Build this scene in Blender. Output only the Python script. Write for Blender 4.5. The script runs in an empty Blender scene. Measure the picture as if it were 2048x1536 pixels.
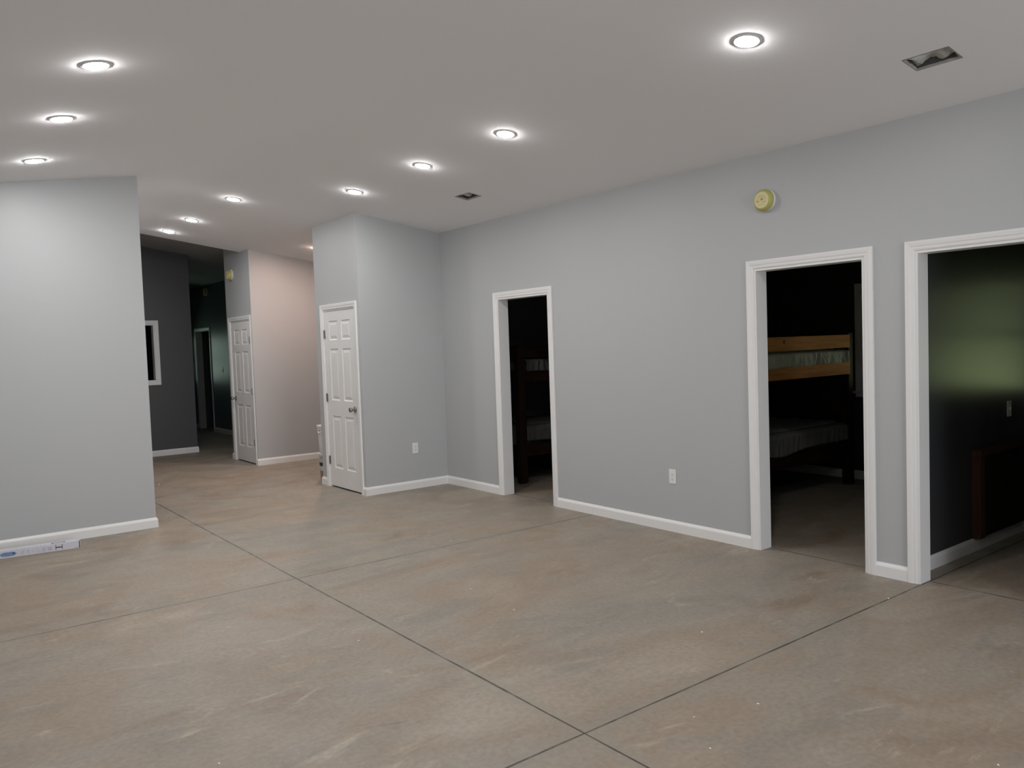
import bpy, bmesh, math, random
from mathutils import Vector, Matrix, noise

# ------------------------------------------------------------------ camera
S = bpy.context.scene
COL = S.collection
CAM_H = 1.57
YAW, PITCH, ROLL, FPX = 0.91638466, -0.04913431, -0.03474621, 1586.44
fw = Vector((math.cos(PITCH)*math.cos(YAW), math.cos(PITCH)*math.sin(YAW), math.sin(PITCH)))
rt = fw.cross(Vector((0, 0, 1))).normalized()
up = rt.cross(fw)
r2 = rt*math.cos(ROLL) + up*math.sin(ROLL)
u2 = -rt*math.sin(ROLL) + up*math.cos(ROLL)
cd = bpy.data.cameras.new('camera')
cam = bpy.data.objects.new('camera', cd)
COL.objects.link(cam)
M = Matrix((r2, u2, -fw)).transposed().to_4x4()
M.translation = Vector((0, 0, CAM_H))
cam.matrix_world = M
cd.sensor_width = 36.0
cd.lens = FPX*36.0/2048.0
cd.clip_start = 0.05
S.camera = cam

# ------------------------------------------------------------------ view and world
S.view_settings.view_transform = 'Standard'
S.view_settings.look = 'None'
S.view_settings.gamma = 1.0
S.view_settings.use_curve_mapping = False
S.view_settings.exposure = 0.0
S.cycles.use_denoising = True
S.cycles.max_bounces = 10
S.cycles.diffuse_bounces = 6
S.cycles.glossy_bounces = 4
S.cycles.caustics_reflective = False
S.cycles.caustics_refractive = False
S.cycles.sample_clamp_indirect = 4.0

LED = 405.0            # radiance of the ceiling lamps' lenses
LED_COL = (1.0, 0.985, 0.975, 1)
WARM = 720.0
WARM_COL = (1.0, 0.72, 0.60, 1)
DAY = 1.0             # strength of the daylight outside all windows

W = bpy.data.worlds.new('world'); S.world = W
W.use_nodes = True
nt = W.node_tree; nt.nodes.clear()
wo = nt.nodes.new('ShaderNodeOutputWorld'); bg = nt.nodes.new('ShaderNodeBackground')
tc = nt.nodes.new('ShaderNodeTexCoord'); nz = nt.nodes.new('ShaderNodeTexNoise')
nz.inputs['Scale'].default_value = 9.0; nz.inputs['Detail'].default_value = 3.0
nt.links.new(tc.outputs['Generated'], nz.inputs['Vector'])
sx = nt.nodes.new('ShaderNodeSeparateXYZ'); nt.links.new(tc.outputs['Generated'], sx.inputs[0])
def wramp(sock, pts):
    c = nt.nodes.new('ShaderNodeValToRGB'); e = c.color_ramp.elements
    e[0].position, e[0].color = pts[0][0], (*pts[0][1], 1); e[1].position, e[1].color = pts[-1][0], (*pts[-1][1], 1)
    for p, col in pts[1:-1]: e.new(p).color = (*col, 1)
    nt.links.new(sock, c.inputs['Fac']); return c.outputs['Color']
def wmap(sock, a, b, c=0.0, d=1.0):
    m = nt.nodes.new('ShaderNodeMapRange')
    for k, v in zip(('From Min', 'From Max', 'To Min', 'To Max'), (a, b, c, d)): m.inputs[k].default_value = v
    nt.links.new(sock, m.inputs['Value']); return m.outputs['Result']
def wmix(a, b, f, mode='MIX'):
    x = nt.nodes.new('ShaderNodeMix'); x.data_type = 'RGBA'; x.blend_type = mode
    for k, v in (('A', a), ('B', b), ('Factor', f)):
        if isinstance(v, (int, float)): x.inputs[k].default_value = v
        else: nt.links.new(v, x.inputs[k])
    return x.outputs['Result']
zf = wmap(sx.outputs['Z'], -0.5, 0.5)
# east side: sunlit lawn in front of a dark wood; north: shaded hedge; south: bright sky added as fill for the back window
lawn = wramp(zf, [(0.0, (0.9, 1.0, 0.45)), (0.43, (1.45, 1.75, 0.85)), (0.46, (1.2, 1.5, 0.72)), (0.50, (0.48, 0.60, 0.34)), (0.58, (0.18, 0.20, 0.11)), (0.68, (0.05, 0.06, 0.045))])
hedge = wramp(zf, [(0.0, (1.8, 2.6, 2.1)), (0.42, (1.25, 1.7, 1.4)), (0.50, (1.2, 1.6, 1.35)), (0.60, (0.9, 1.3, 1.15)), (0.75, (0.5, 0.7, 0.65))])
south = wramp(zf, [(0.0, (6.2, 6.4, 6.7)), (0.5, (8.3, 8.6, 9.0)), (1.0, (8.0, 8.6, 9.6))])
leaf = wmap(nz.outputs['Fac'], 0.3, 0.7, 0.75, 1.25)
c_ = wmix(lawn, hedge, wmap(sx.outputs['Y'], 0.55, 0.75))
c_ = wmix(c_, leaf, 1.0, 'MULTIPLY')
c_ = wmix(c_, south, wmap(sx.outputs['Y'], -0.58, -0.75))
nt.links.new(c_, bg.inputs['Color'])
bg.inputs['Strength'].default_value = DAY
nt.links.new(bg.outputs['Background'], wo.inputs['Surface'])

# ------------------------------------------------------------------ dimensions
RWX = 4.93          # face of the long right wall
LWX = -0.58         # face of the left wall
RIDGE = 2.175
RW_ = 0.35
RSTRIP = [2.175 + 0.35*k/8 for k in range(-8, 9)]
T = 0.12
EDGE_Y = 11.36      # where the raised part of the ceiling starts
RAISE = 0.16
HEAD = 2.060        # door openings
CAS = 0.057
BASE_H = 0.092
YB = -3.6

def zc(x, y=0.0):
    d = x - RIDGE; sl = 0.1475 if d >= 0 else 0.155
    z = 3.278 - sl*(abs(d) if abs(d) > RW_ else d*d/(2*RW_) + RW_/2)      # softly rounded ridge
    return z + (RAISE if y > EDGE_Y else 0.0)

# ------------------------------------------------------------------ materials
def mat(name, col, rough=0.5, metal=0.0, spec=0.5, bump=0.0, bscale=200.0, var=0.0, vscale=3.0, emis=None, estr=0.0):
    m = bpy.data.materials.new(name); m.use_nodes = True
    n = m.node_tree.nodes; l = m.node_tree.links
    b = n['Principled BSDF']
    b.inputs['Base Color'].default_value = (*col, 1)
    b.inputs['Roughness'].default_value = rough
    b.inputs['Metallic'].default_value = metal
    b.inputs['Specular IOR Level'].default_value = spec
    t = n.new('ShaderNodeTexCoord')
    if var > 0:
        q = n.new('ShaderNodeTexNoise'); q.inputs['Scale'].default_value = vscale; q.inputs['Detail'].default_value = 4
        r = n.new('ShaderNodeMapRange'); r.inputs['To Min'].default_value = 1-var; r.inputs['To Max'].default_value = 1+var
        x = n.new('ShaderNodeVectorMath'); x.operation = 'SCALE'; x.inputs[0].default_value = col
        l.new(t.outputs['Object'], q.inputs['Vector']); l.new(q.outputs['Fac'], r.inputs['Value'])
        l.new(r.outputs['Result'], x.inputs['Scale']); l.new(x.outputs['Vector'], b.inputs['Base Color'])
    if bump > 0:
        q = n.new('ShaderNodeTexNoise'); q.inputs['Scale'].default_value = bscale; q.inputs['Detail'].default_value = 2
        k = n.new('ShaderNodeBump'); k.inputs['Strength'].default_value = bump; k.inputs['Distance'].default_value = 0.002
        l.new(t.outputs['Object'], q.inputs['Vector']); l.new(q.outputs['Fac'], k.inputs['Height'])
        l.new(k.outputs['Normal'], b.inputs['Normal'])
    if emis:
        b.inputs['Emission Color'].default_value = emis
        b.inputs['Emission Strength'].default_value = estr
    return m

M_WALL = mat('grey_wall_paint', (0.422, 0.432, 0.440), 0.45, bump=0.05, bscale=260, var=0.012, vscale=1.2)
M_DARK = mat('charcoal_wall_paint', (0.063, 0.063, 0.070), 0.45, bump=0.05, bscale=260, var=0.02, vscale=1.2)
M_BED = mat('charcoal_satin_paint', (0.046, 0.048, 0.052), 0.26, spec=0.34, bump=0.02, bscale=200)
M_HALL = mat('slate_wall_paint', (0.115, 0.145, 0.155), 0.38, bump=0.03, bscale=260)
M_CEIL2 = mat('raised_ceiling_darker', (0.34, 0.34, 0.33), 0.9, spec=0.2)  # raised ceiling, a darker grey than the main ceiling
M_CEIL = mat('ceiling_paint', (0.86, 0.86, 0.87), 0.9, spec=0.2, bump=0.08, bscale=160, var=0.012, vscale=0.8)
M_TRIM = mat('white_trim_paint', (0.74, 0.735, 0.73), 0.35)
M_DOOR = mat('white_door_paint', (0.70, 0.70, 0.69), 0.4)
M_PLATE = mat('white_plastic', (0.72, 0.72, 0.71), 0.35)
M_SLOT = mat('dark_slots', (0.03, 0.03, 0.03), 0.6)
M_NICKEL = mat('satin_nickel', (0.42, 0.40, 0.37), 0.28, metal=1.0)
M_HINGE = mat('hinge_metal', (0.20, 0.19, 0.17), 0.4, metal=0.9)
M_YEL = mat('yellow_dust_cover', (0.42, 0.40, 0.12), 0.4)
M_YEL2 = mat('pale_cover_label', (0.66, 0.60, 0.33), 0.6)
M_ORG = mat('orange_print', (0.62, 0.36, 0.18), 0.6)
M_INK = mat('label_ink', (0.16, 0.13, 0.04), 0.6)
M_PRINT = mat('faded_brown_print', (0.45, 0.38, 0.17), 0.6)
M_LENS = mat('lamp_lens', (0.9, 0.9, 0.9), 0.5, emis=LED_COL, estr=LED)
M_LENSW = mat('warm_lamp_lens', (0.9, 0.85, 0.8), 0.5, emis=WARM_COL, estr=WARM)
M_SHEET = mat('quilted_mattress_cover', (0.52, 0.53, 0.47), 0.8, bump=0.08, bscale=60, var=0.10, vscale=9)
M_SHEET2 = mat('shaded_bedsheet', (0.20, 0.20, 0.20), 0.85, bump=0.3, bscale=40, var=0.10, vscale=6)  # sheet darkened so its colour carries the lower bunk's shade
M_CARTON = mat('pale_carton', (0.60, 0.60, 0.67), 0.55, var=0.03, vscale=8)
M_BLUE = mat('blue_carton_print', (0.16, 0.25, 0.42), 0.5, var=0.35, vscale=40)
M_NAVY = mat('navy_carton_print', (0.05, 0.09, 0.16), 0.5)
M_GREYP = mat('grey_carton_print', (0.47, 0.48, 0.53), 0.6)
M_GREYD = mat('dark_carton_print', (0.24, 0.25, 0.27), 0.6)
M_BLACK = mat('black_print', (0.015, 0.016, 0.018), 0.5)
M_BUCK = mat('white_bucket_plastic', (0.62, 0.62, 0.61), 0.4, var=0.06, vscale=12)
M_BUCKG = mat('grey_bucket_plastic', (0.42, 0.43, 0.42), 0.45, var=0.08, vscale=14)
M_BUCKB = mat('brown_bucket_reflection', (0.24, 0.18, 0.14), 0.5, var=0.25, vscale=20)  # brown floor reflection painted on the bucket's lower part
M_DUCT = mat('duct_insulation', (0.50, 0.51, 0.49), 0.45, bump=0.6, bscale=40, var=0.25, vscale=25)
M_DUCTIN = mat('shade_dark_boot_metal', (0.09, 0.09, 0.088), 0.5, bump=0.5, bscale=30)  # boot darkened to paint in shadowed gaps round the insulation
M_GYP = mat('cut_drywall_edge', (0.38, 0.36, 0.34), 0.9, bump=0.4, bscale=90)
M_CHIP = mat('plaster_crumb', (0.85, 0.80, 0.72), 0.8)

def wood(name, c0, c1, axis='X', scale=1.0):
    m = bpy.data.materials.new(name); m.use_nodes = True
    n = m.node_tree.nodes; l = m.node_tree.links; b = n['Principled BSDF']
    t = n.new('ShaderNodeTexCoord'); mp = n.new('ShaderNodeMapping')
    s = {'X': (1.2, 14, 14), 'Y': (14, 1.2, 14), 'Z': (14, 14, 1.2)}[axis]
    mp.inputs['Scale'].default_value = tuple(v*scale for v in s)
    q = n.new('ShaderNodeTexNoise'); q.inputs['Scale'].default_value = 2.0; q.inputs['Detail'].default_value = 6; q.inputs['Distortion'].default_value = 0.6
    c = n.new('ShaderNodeValToRGB')
    c.color_ramp.elements[0].position = 0.3; c.color_ramp.elements[0].color = (*c0, 1)
    c.color_ramp.elements[1].position = 0.7; c.color_ramp.elements[1].color = (*c1, 1)
    v = n.new('ShaderNodeTexVoronoi'); v.inputs['Scale'].default_value = 2.6
    kr = n.new('ShaderNodeMapRange'); kr.inputs['From Min'].default_value = 0.02; kr.inputs['From Max'].default_value = 0.07
    mx = n.new('ShaderNodeMix'); mx.data_type = 'RGBA'; mx.blend_type = 'MIX'
    mx.inputs['A'].default_value = (c0[0]*0.25, c0[1]*0.2, c0[2]*0.2, 1)
    l.new(t.outputs['Object'], mp.inputs['Vector']); l.new(mp.outputs['Vector'], q.inputs['Vector'])
    l.new(q.outputs['Fac'], c.inputs['Fac']); l.new(t.outputs['Object'], v.inputs['Vector'])
    l.new(v.outputs['Distance'], kr.inputs['Value']); l.new(kr.outputs['Result'], mx.inputs['Factor'])
    l.new(c.outputs['Color'], mx.inputs['B']); l.new(mx.outputs['Result'], b.inputs['Base Color'])
    b.inputs['Roughness'].default_value = 0.7
    b.inputs['Specular IOR Level'].default_value = 0.2
    return m
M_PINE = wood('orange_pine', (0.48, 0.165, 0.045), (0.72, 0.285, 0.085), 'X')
M_PINED = wood('shaded_pine', (0.018, 0.009, 0.005), (0.03, 0.014, 0.007), 'X')  # same pine darkened, deep shade put into its colour
M_PINEZ = wood('shaded_post', (0.016, 0.008, 0.005), (0.028, 0.013, 0.007), 'Z')  # post pine, also darkened to stand for the bedroom's shade
M_PANEL = wood('reddish_brown_wood', (0.045, 0.018, 0.011), (0.07, 0.030, 0.018), 'Z')
M_PANELD = wood('dark_brown_board', (0.012, 0.006, 0.005), (0.018, 0.010, 0.007), 'X')

def glass():
    m = bpy.data.materials.new('window_glass'); m.use_nodes = True
    n = m.node_tree.nodes; l = m.node_tree.links; n.clear()
    o = n.new('ShaderNodeOutputMaterial'); mx = n.new('ShaderNodeMixShader')
    tr = n.new('ShaderNodeBsdfTransparent'); gl = n.new('ShaderNodeBsdfGlossy'); fr = n.new('ShaderNodeFresnel')
    gl.inputs['Roughness'].default_value = 0.02; fr.inputs['IOR'].default_value = 1.45
    l.new(fr.outputs['Fac'], mx.inputs['Fac']); l.new(tr.outputs['BSDF'], mx.inputs[1]); l.new(gl.outputs['BSDF'], mx.inputs[2])
    l.new(mx.outputs['Shader'], o.inputs['Surface'])
    return m
M_GLASS = glass()

def concrete():
    m = bpy.data.materials.new('stained_concrete'); m.use_nodes = True
    n = m.node_tree.nodes; l = m.node_tree.links; b = n['Principled BSDF']
    t = n.new('ShaderNodeTexCoord')
    def tex(scale, detail, dist=0.0, off=(0, 0, 0), sc=(1, 1, 1), rough=0.55):
        mp = n.new('ShaderNodeMapping'); mp.inputs['Location'].default_value = off; mp.inputs['Scale'].default_value = sc
        q = n.new('ShaderNodeTexNoise'); q.inputs['Scale'].default_value = scale; q.inputs['Detail'].default_value = detail
        q.inputs['Distortion'].default_value = dist; q.inputs['Roughness'].default_value = rough
        l.new(t.outputs['Object'], mp.inputs['Vector']); l.new(mp.outputs['Vector'], q.inputs['Vector'])
        return q.outputs['Fac']
    def ramp(f, pts):
        c = n.new('ShaderNodeValToRGB'); e = c.color_ramp.elements
        while len(e) > 1: e.remove(e[-1])
        e[0].position, e[0].color = pts[0][0], (*pts[0][1], 1)
        for p, col in pts[1:]:
            k = e.new(p); k.color = (*col, 1)
        l.new(f, c.inputs['Fac']); return c.outputs['Color']
    def mix(a, bb, f, mode='MIX'):
        x = n.new('ShaderNodeMix'); x.data_type = 'RGBA'; x.blend_type = mode
        if isinstance(f, float): x.inputs['Factor'].default_value = f
        else: l.new(f, x.inputs['Factor'])
        if isinstance(a, tuple): x.inputs['A'].default_value = (*a, 1)
        else: l.new(a, x.inputs['A'])
        if isinstance(bb, tuple): x.inputs['B'].default_value = (*bb, 1)
        else: l.new(bb, x.inputs['B'])
        return x.outputs['Result']
    def rng(f, a, bb, c=0.0, d=1.0):
        x = n.new('ShaderNodeMapRange'); x.interpolation_type = 'SMOOTHSTEP'
        for k, v in zip(('From Min', 'From Max', 'To Min', 'To Max'), (a, bb, c, d)): x.inputs[k].default_value = v
        l.new(f, x.inputs['Value']); return x.outputs['Result']
    def math_(op, a, bb=None, cc=None):
        x = n.new('ShaderNodeMath'); x.operation = op
        for i, v in enumerate((a, bb, cc)):
            if v is None: continue
            if isinstance(v, (int, float)): x.inputs[i].default_value = v
            else: l.new(v, x.inputs[i])
        return x.outputs[0]
    base = ramp(tex(0.85, 8, 0.7, (0, 0, 0), (0.75, 1.35, 1)), [(0.30, (0.232, 0.210, 0.178)), (0.44, (0.268, 0.230, 0.188)), (0.55, (0.258, 0.206, 0.158)), (0.70, (0.312, 0.268, 0.216))])
    # grey wash, brown stains, pale scuffs, dark trowel marks
    c1 = mix(base, (0.212, 0.196, 0.168), rng(tex(1.7, 9, 1.2, (3, 7, 0), (0.6, 1.7, 1), 0.62), 0.50, 0.68, 0, 0.75))
    c2 = mix(c1, (0.196, 0.138, 0.096), rng(tex(1.15, 9, 1.0, (11, 2, 0), (0.8, 1.3, 1), 0.62), 0.54, 0.74, 0, 0.72))
    c3 = mix(c2, (0.400, 0.345, 0.268), rng(tex(2.0, 10, 1.8, (5, 19, 0), (0.7, 1.8, 1), 0.68), 0.57, 0.72, 0, 0.62))
    c3 = mix(c3, (0.460, 0.400, 0.320), rng(tex(5.5, 10, 2.2, (1, 9, 0), (0.5, 2.0, 1), 0.72), 0.66, 0.76, 0, 0.28))
    c4 = mix(c3, (0.110, 0.096, 0.080), rng(tex(2.8, 10, 1.6, (17, 4, 0), (0.6, 1.9, 1), 0.72), 0.60, 0.78, 0, 0.6))
    fine = rng(tex(38, 5, 0.0), 0.2, 0.8, 0.88, 1.12)
    vm = n.new('ShaderNodeVectorMath'); vm.operation = 'SCALE'; l.new(c4, vm.inputs[0]); l.new(fine, vm.inputs['Scale'])
    # specks
    v = n.new('ShaderNodeTexVoronoi'); v.inputs['Scale'].default_value = 1.9; l.new(t.outputs['Object'], v.inputs['Vector'])
    # saw-cut joints on a 2.94 m grid
    sep = n.new('ShaderNodeSeparateXYZ'); l.new(t.outputs['Object'], sep.inputs[0])
    wob = math_('MULTIPLY', math_('SUBTRACT', tex(1.3, 2), 0.5), 0.012)
    def joint(o, first, step):
        a = math_('ADD', math_('SUBTRACT', o, first), wob)
        return math_('PINGPONG', a, step/2)
    jx = joint(sep.outputs['X'], 2.09, 2.94)
    jy = joint(sep.outputs['Y'], 2.325, 2.94)
    # no cut across the corridor beyond the second cross joint
    jy = math_('ADD', jy, math_('MULTIPLY', math_('GREATER_THAN', sep.outputs['Y'], 6.5), 1.0))
    d = math_('MINIMUM', jx, jy)
    halo = rng(math_('ADD', d, math_('MULTIPLY', math_('SUBTRACT', tex(2.2, 4), 0.5), 0.06)), 0.015, 0.085, 0.34, 0.0)
    c5 = mix(vm.outputs['Vector'], (0.235, 0.224, 0.188), halo)
    wdt = rng(tex(3.0, 3, 0, (8, 8, 0)), 0.3, 0.7, 0.0036, 0.0066)
    line = math_('LESS_THAN', d, wdt)
    c6 = mix(c5, (0.045, 0.036, 0.028), math_('MULTIPLY', line, rng(tex(9.0, 4, 0, (6, 1, 0)), 0.3, 0.6, 0.55, 0.95)))
    l.new(c6, b.inputs['Base Color'])
    ro = rng(tex(2.3, 6, 0.8, (2, 2, 0)), 0.3, 0.75, 0.42, 0.66)
    l.new(ro, b.inputs['Roughness'])
    b.inputs['Specular IOR Level'].default_value = 0.35
    bp = n.new('ShaderNodeBump'); bp.inputs['Strength'].default_value = 0.12; bp.inputs['Distance'].default_value = 0.01
    l.new(math_('SUBTRACT', tex(14, 6), math_('MULTIPLY', line, 1.0)), bp.inputs['Height']); l.new(bp.outputs['Normal'], b.inputs['Normal'])
    return m
M_FLOOR = concrete()

# ------------------------------------------------------------------ helpers
class Fr:
    """frame on a surface: u along it, v up, n out towards the room"""
    def __init__(s, o, u, n, v=(0, 0, 1)):
        s.o, s.u, s.v, s.n = Vector(o), Vector(u).normalized(), Vector(v).normalized(), Vector(n).normalized()
    def __call__(s, u, v, n=0.0):
        return s.o + s.u*u + s.v*v + s.n*n
ID = Fr((0, 0, 0), (1, 0, 0), (0, 0, 1), (0, 1, 0))     # u=x v=y n=z
WR = Fr((RWX, 0, 0), (0, 1, 0), (-1, 0, 0))             # right wall

def bx(bm, f, u0, u1, v0, v1, n0, n1):
    vs = [bm.verts.new(f(u, v, n)) for n in (n0, n1) for u, v in ((u0, v0), (u1, v0), (u1, v1), (u0, v1))]
    for q in ((0, 1, 2, 3), (4, 5, 6, 7), (0, 1, 5, 4), (1, 2, 6, 5), (2, 3, 7, 6), (3, 0, 4, 7)):
        bm.faces.new([vs[i] for i in q])

def lathe(bm, f, prof, cu=0.0, cv=0.0, seg=32, cap0=False, cap1=False):
    """prof: (radius, height along n)"""
    rings = []
    for r, h in prof:
        if r < 1e-6: rings.append([bm.verts.new(f(cu, cv, h))])
        else: rings.append([bm.verts.new(f(cu + r*math.cos(2*math.pi*k/seg), cv + r*math.sin(2*math.pi*k/seg), h)) for k in range(seg)])
    for a, b in zip(rings, rings[1:]):
        for k in range(seg):
            j = (k+1) % seg
            if len(a) == 1 and len(b) == 1: continue
            if len(a) == 1: bm.faces.new((a[0], b[k], b[j]))
            elif len(b) == 1: bm.faces.new((a[k], a[j], b[0]))
            else: bm.faces.new((a[k], a[j], b[j], b[k]))
    if cap0 and len(rings[0]) > 1: bm.faces.new(rings[0])
    if cap1 and len(rings[-1]) > 1: bm.faces.new(rings[-1])

def tag(o, label=None, cat=None, group=None, kind=None):
    if label: o['label'] = label
    if cat: o['category'] = cat
    if group: o['group'] = group
    if kind: o['kind'] = kind
    return o

def world_of(o):
    m = o.matrix_basis.copy()
    while o.parent: o = o.parent; m = o.matrix_basis @ m
    return m

def obj(name, bm, m, parent=None, local=False, smooth=False, bevel=0.0, flip=True):
    bmesh.ops.remove_doubles(bm, verts=bm.verts, dist=1e-6)
    if flip: bmesh.ops.recalc_face_normals(bm, faces=bm.faces)
    if parent is not None and not local: bm.transform(world_of(parent).inverted())
    me = bpy.data.meshes.new(name); bm.to_mesh(me); bm.free()
    ms = m if isinstance(m, (list, tuple)) else [m]
    for k in ms: me.materials.append(k)
    o = bpy.data.objects.new(name, me); COL.objects.link(o)
    if parent is not None: o.parent = parent
    if smooth:
        for p in me.polygons: p.use_smooth = True
        es = o.modifiers.new('split', 'EDGE_SPLIT'); es.split_angle = math.radians(38)
    if bevel > 0:
        b = o.modifiers.new('bevel', 'BEVEL'); b.width = bevel; b.segments = 2; b.limit_method = 'ANGLE'
    return o

def thing(name, label=None, cat=None, loc=(0, 0, 0), matrix=None, group=None, kind=None):
    o = bpy.data.objects.new(name, None); COL.objects.link(o)
    o.empty_display_size = 0.1
    if matrix is not None: o.matrix_basis = matrix
    else: o.location = loc
    return tag(o, label, cat, group, kind)

def dup(root, matrix, label=None):
    def rec(o, parent):
        c = o.copy(); COL.objects.link(c)
        if parent is not None: c.parent = parent
        for ch in list(o.children): rec(ch, c)
        return c
    r = rec(root, None)
    r.matrix_basis = matrix
    if label: r['label'] = label
    return r

def place(o, u, n):
    """matrix with local x=u, local z=n"""
    u = Vector(u).normalized(); n = Vector(n).normalized(); v = n.cross(u)
    m = Matrix((u, v, n)).transposed().to_4x4(); m.translation = Vector(o)
    return m

def struct(name, bm, m, **k):
    o = obj(name, bm, m, **k); o['kind'] = 'structure'; return o

def slab(bm, us, vs, solid, P):
    """two skins P(u,v,0/1) over a grid, with side faces around holes and rims"""
    nu, nv = len(us)-1, len(vs)-1
    V = {}
    def g(i, j, s):
        if (i, j, s) not in V: V[(i, j, s)] = bm.verts.new(P(us[i], vs[j], s))
        return V[(i, j, s)]
    def so(i, j): return 0 <= i < nu and 0 <= j < nv and solid((us[i]+us[i+1])/2, (vs[j]+vs[j+1])/2)
    for i in range(nu):
        for j in range(nv):
            if not so(i, j): continue
            for s in (0, 1): bm.faces.new((g(i, j, s), g(i+1, j, s), g(i+1, j+1, s), g(i, j+1, s)))
            for di, dj, a, b in ((-1, 0, (i, j), (i, j+1)), (1, 0, (i+1, j), (i+1, j+1)), (0, -1, (i, j), (i+1, j)), (0, 1, (i, j+1), (i+1, j+1))):
                if not so(i+di, j+dj): bm.faces.new((g(*a, 0), g(*b, 0), g(*b, 1), g(*a, 1)))

def wall(name, along, face, back, a0, a1, m, holes=(), top=None, extra=0.05):
    """along 'x' or 'y'; face/back: coordinate of the two skins; holes (a0,a1,z0,z1)"""
    bm = bmesh.new()
    br = {a0, a1}
    if along == 'x' and a0 < RIDGE < a1: br.add(RIDGE)
    zs = {0.0, 1.0}
    for h in holes: br |= {h[0], h[1]}; zs |= {h[2], h[3]}
    zs.discard(1.0)
    zl = sorted(zs) + [99.0]
    zl = [z for z in zl]
    def tp(a):
        if top is not None: return top
        if along == 'x': return zc(a, max(face, back)) + extra
        return max(zc(face, a1), zc(back, a1)) + extra
    def P(a, z, s):
        c = face if s == 0 else back
        if z > 50: z = tp(a)
        return Vector((a, c, z)) if along == 'x' else Vector((c, a, z))
    def solid(a, z):
        for h in holes:
            if h[0] < a < h[1] and h[2] < z < h[3]: return False
        return True
    # a very large mid value for the last row is always solid
    slab(bm, sorted(br), zl, solid, P)
    return struct(name, bm, m)

BPROF = [(0.0, 0.0), (0.0145, 0.0), (0.0145, 0.068), (0.011, 0.078), (0.006, 0.086), (0.004, BASE_H), (0.0, BASE_H)]   # (n, v)
def base_run(bm, f, u0, u1, m0=0, m1=0):
    """m0/m1: mitre at each end; +1 outside corner (grows with n), -1 inside corner"""
    a = [bm.verts.new(f(u0 - m0*n, v, n)) for n, v in BPROF]
    b = [bm.verts.new(f(u1 + m1*n, v, n)) for n, v in BPROF]
    k = len(BPROF)
    for i in range(k): bm.faces.new((a[i], a[(i+1) % k], b[(i+1) % k], b[i]))
    bm.faces.new(a); bm.faces.new(b)

CPROF = [(-0.002, 0.0), (-0.002, 0.009), (0.006, 0.012), (0.020, 0.0125), (0.026, 0.0155), (0.044, 0.0175), (0.055, 0.0175), (CAS, 0.013), (CAS, 0.0)]  # (outward, n)
def casing(bm, f, u0, u1, z1, z0=0.0, full=False, prof=CPROF):
    """moulded casing round an opening; full closes it along the bottom too"""
    rings = []
    for t, n in prof:
        pts = [(u0-t, z0 - (t if full else 0)), (u0-t, z1+t), (u1+t, z1+t), (u1+t, z0 - (t if full else 0))]
        rings.append([bm.verts.new(f(u, v, n)) for u, v in pts])
    for a, b in zip(rings, rings[1:]):
        for i in range(4 if full else 3):
            j = (i+1) % 4
            bm.faces.new((a[i], a[j], b[j], b[i]))
    if not full:
        for i in (0, 3): bm.faces.new([r[i] for r in rings])

def jambs(bm, f, u0, u1, z1, depth, z0=0.0, full=False, th=0.018, n1=0.004, stop=False):
    bx(bm, f, u0, u0+th, z0, z1, -depth-0.004, n1)
    bx(bm, f, u1-th, u1, z0, z1, -depth-0.004, n1)
    bx(bm, f, u0+th, u1-th, z1-th, z1, -depth-0.004, n1)
    if full: bx(bm, f, u0+th, u1-th, z0, z0+th, -depth-0.004, n1)
    if stop:
        bx(bm, f, u0+th, u0+th+0.011, z0, z1-th, -0.075, -0.040)
        bx(bm, f, u1-th-0.011, u1-th, z0, z1-th, -0.075, -0.040)
        bx(bm, f, u0+th, u1-th, z1-th-0.011, z1-th, -0.075, -0.040)

# ------------------------------------------------------------------ floor and ceiling
bm = bmesh.new(); bx(bm, ID, -0.75, 8.35, YB-0.15, 18.55, -0.12, 0.0)
struct('floor', bm, M_FLOOR)

VENTS = [(4.212, 4.380, 1.832, 2.068), (4.200, 4.352, 6.030, 6.268)]
bm = bmesh.new()
xs = sorted({-0.75, 8.35} | set(RSTRIP) | {v[0] for v in VENTS} | {v[1] for v in VENTS})
ys = sorted({YB-0.15, EDGE_Y} | {v[2] for v in VENTS} | {v[3] for v in VENTS})
def not_vent(x, y): return not any(v[0] < x < v[1] and v[2] < y < v[3] for v in VENTS)
slab(bm, xs, ys, not_vent, lambda x, y, s: Vector((x, y, zc(x) + (0.2 if s else 0.0))))
struct('ceiling', bm, M_CEIL)
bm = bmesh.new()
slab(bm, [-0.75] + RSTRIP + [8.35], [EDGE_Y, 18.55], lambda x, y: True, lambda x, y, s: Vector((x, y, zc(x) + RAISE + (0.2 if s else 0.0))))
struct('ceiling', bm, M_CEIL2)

# ------------------------------------------------------------------ walls
D1 = (5.808, 6.632); D2 = (2.667, 3.503); D3 = (1.505, 2.349)
wall('wall_right', 'y', RWX, RWX+T, YB, 8.69, M_WALL, holes=[(*D1, 0, HEAD), (*D2, 0, HEAD), (*D3, 0, HEAD)])
wall('wall_left', 'y', LWX, LWX-T, YB, 7.93, M_WALL)
W5 = (0.7, 3.7, 0.30, 2.20)
wall('wall_back', 'x', YB, YB-T, LWX-T, RWX+T, M_WALL, holes=[W5])
wall('wall_left_partition', 'x', 7.81, 7.93, LWX, 1.785, M_WALL)
wall('wall_corridor_left', 'y', 1.785, 1.665, 7.93, 16.0, M_WALL)
C1 = (7.812, 8.612)      # first closet's opening
wall('wall_closet_front', 'y', 3.89, 4.0, 7.70, 8.81, M_WALL, holes=[(*C1, 0, 2.045)])
wall('wall_closet_side', 'x', 7.70, 7.81, 4.0, RWX, M_WALL)
wall('wall_closet_back', 'x', 8.81, 8.69, 4.0, 8.1, M_WALL)
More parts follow.
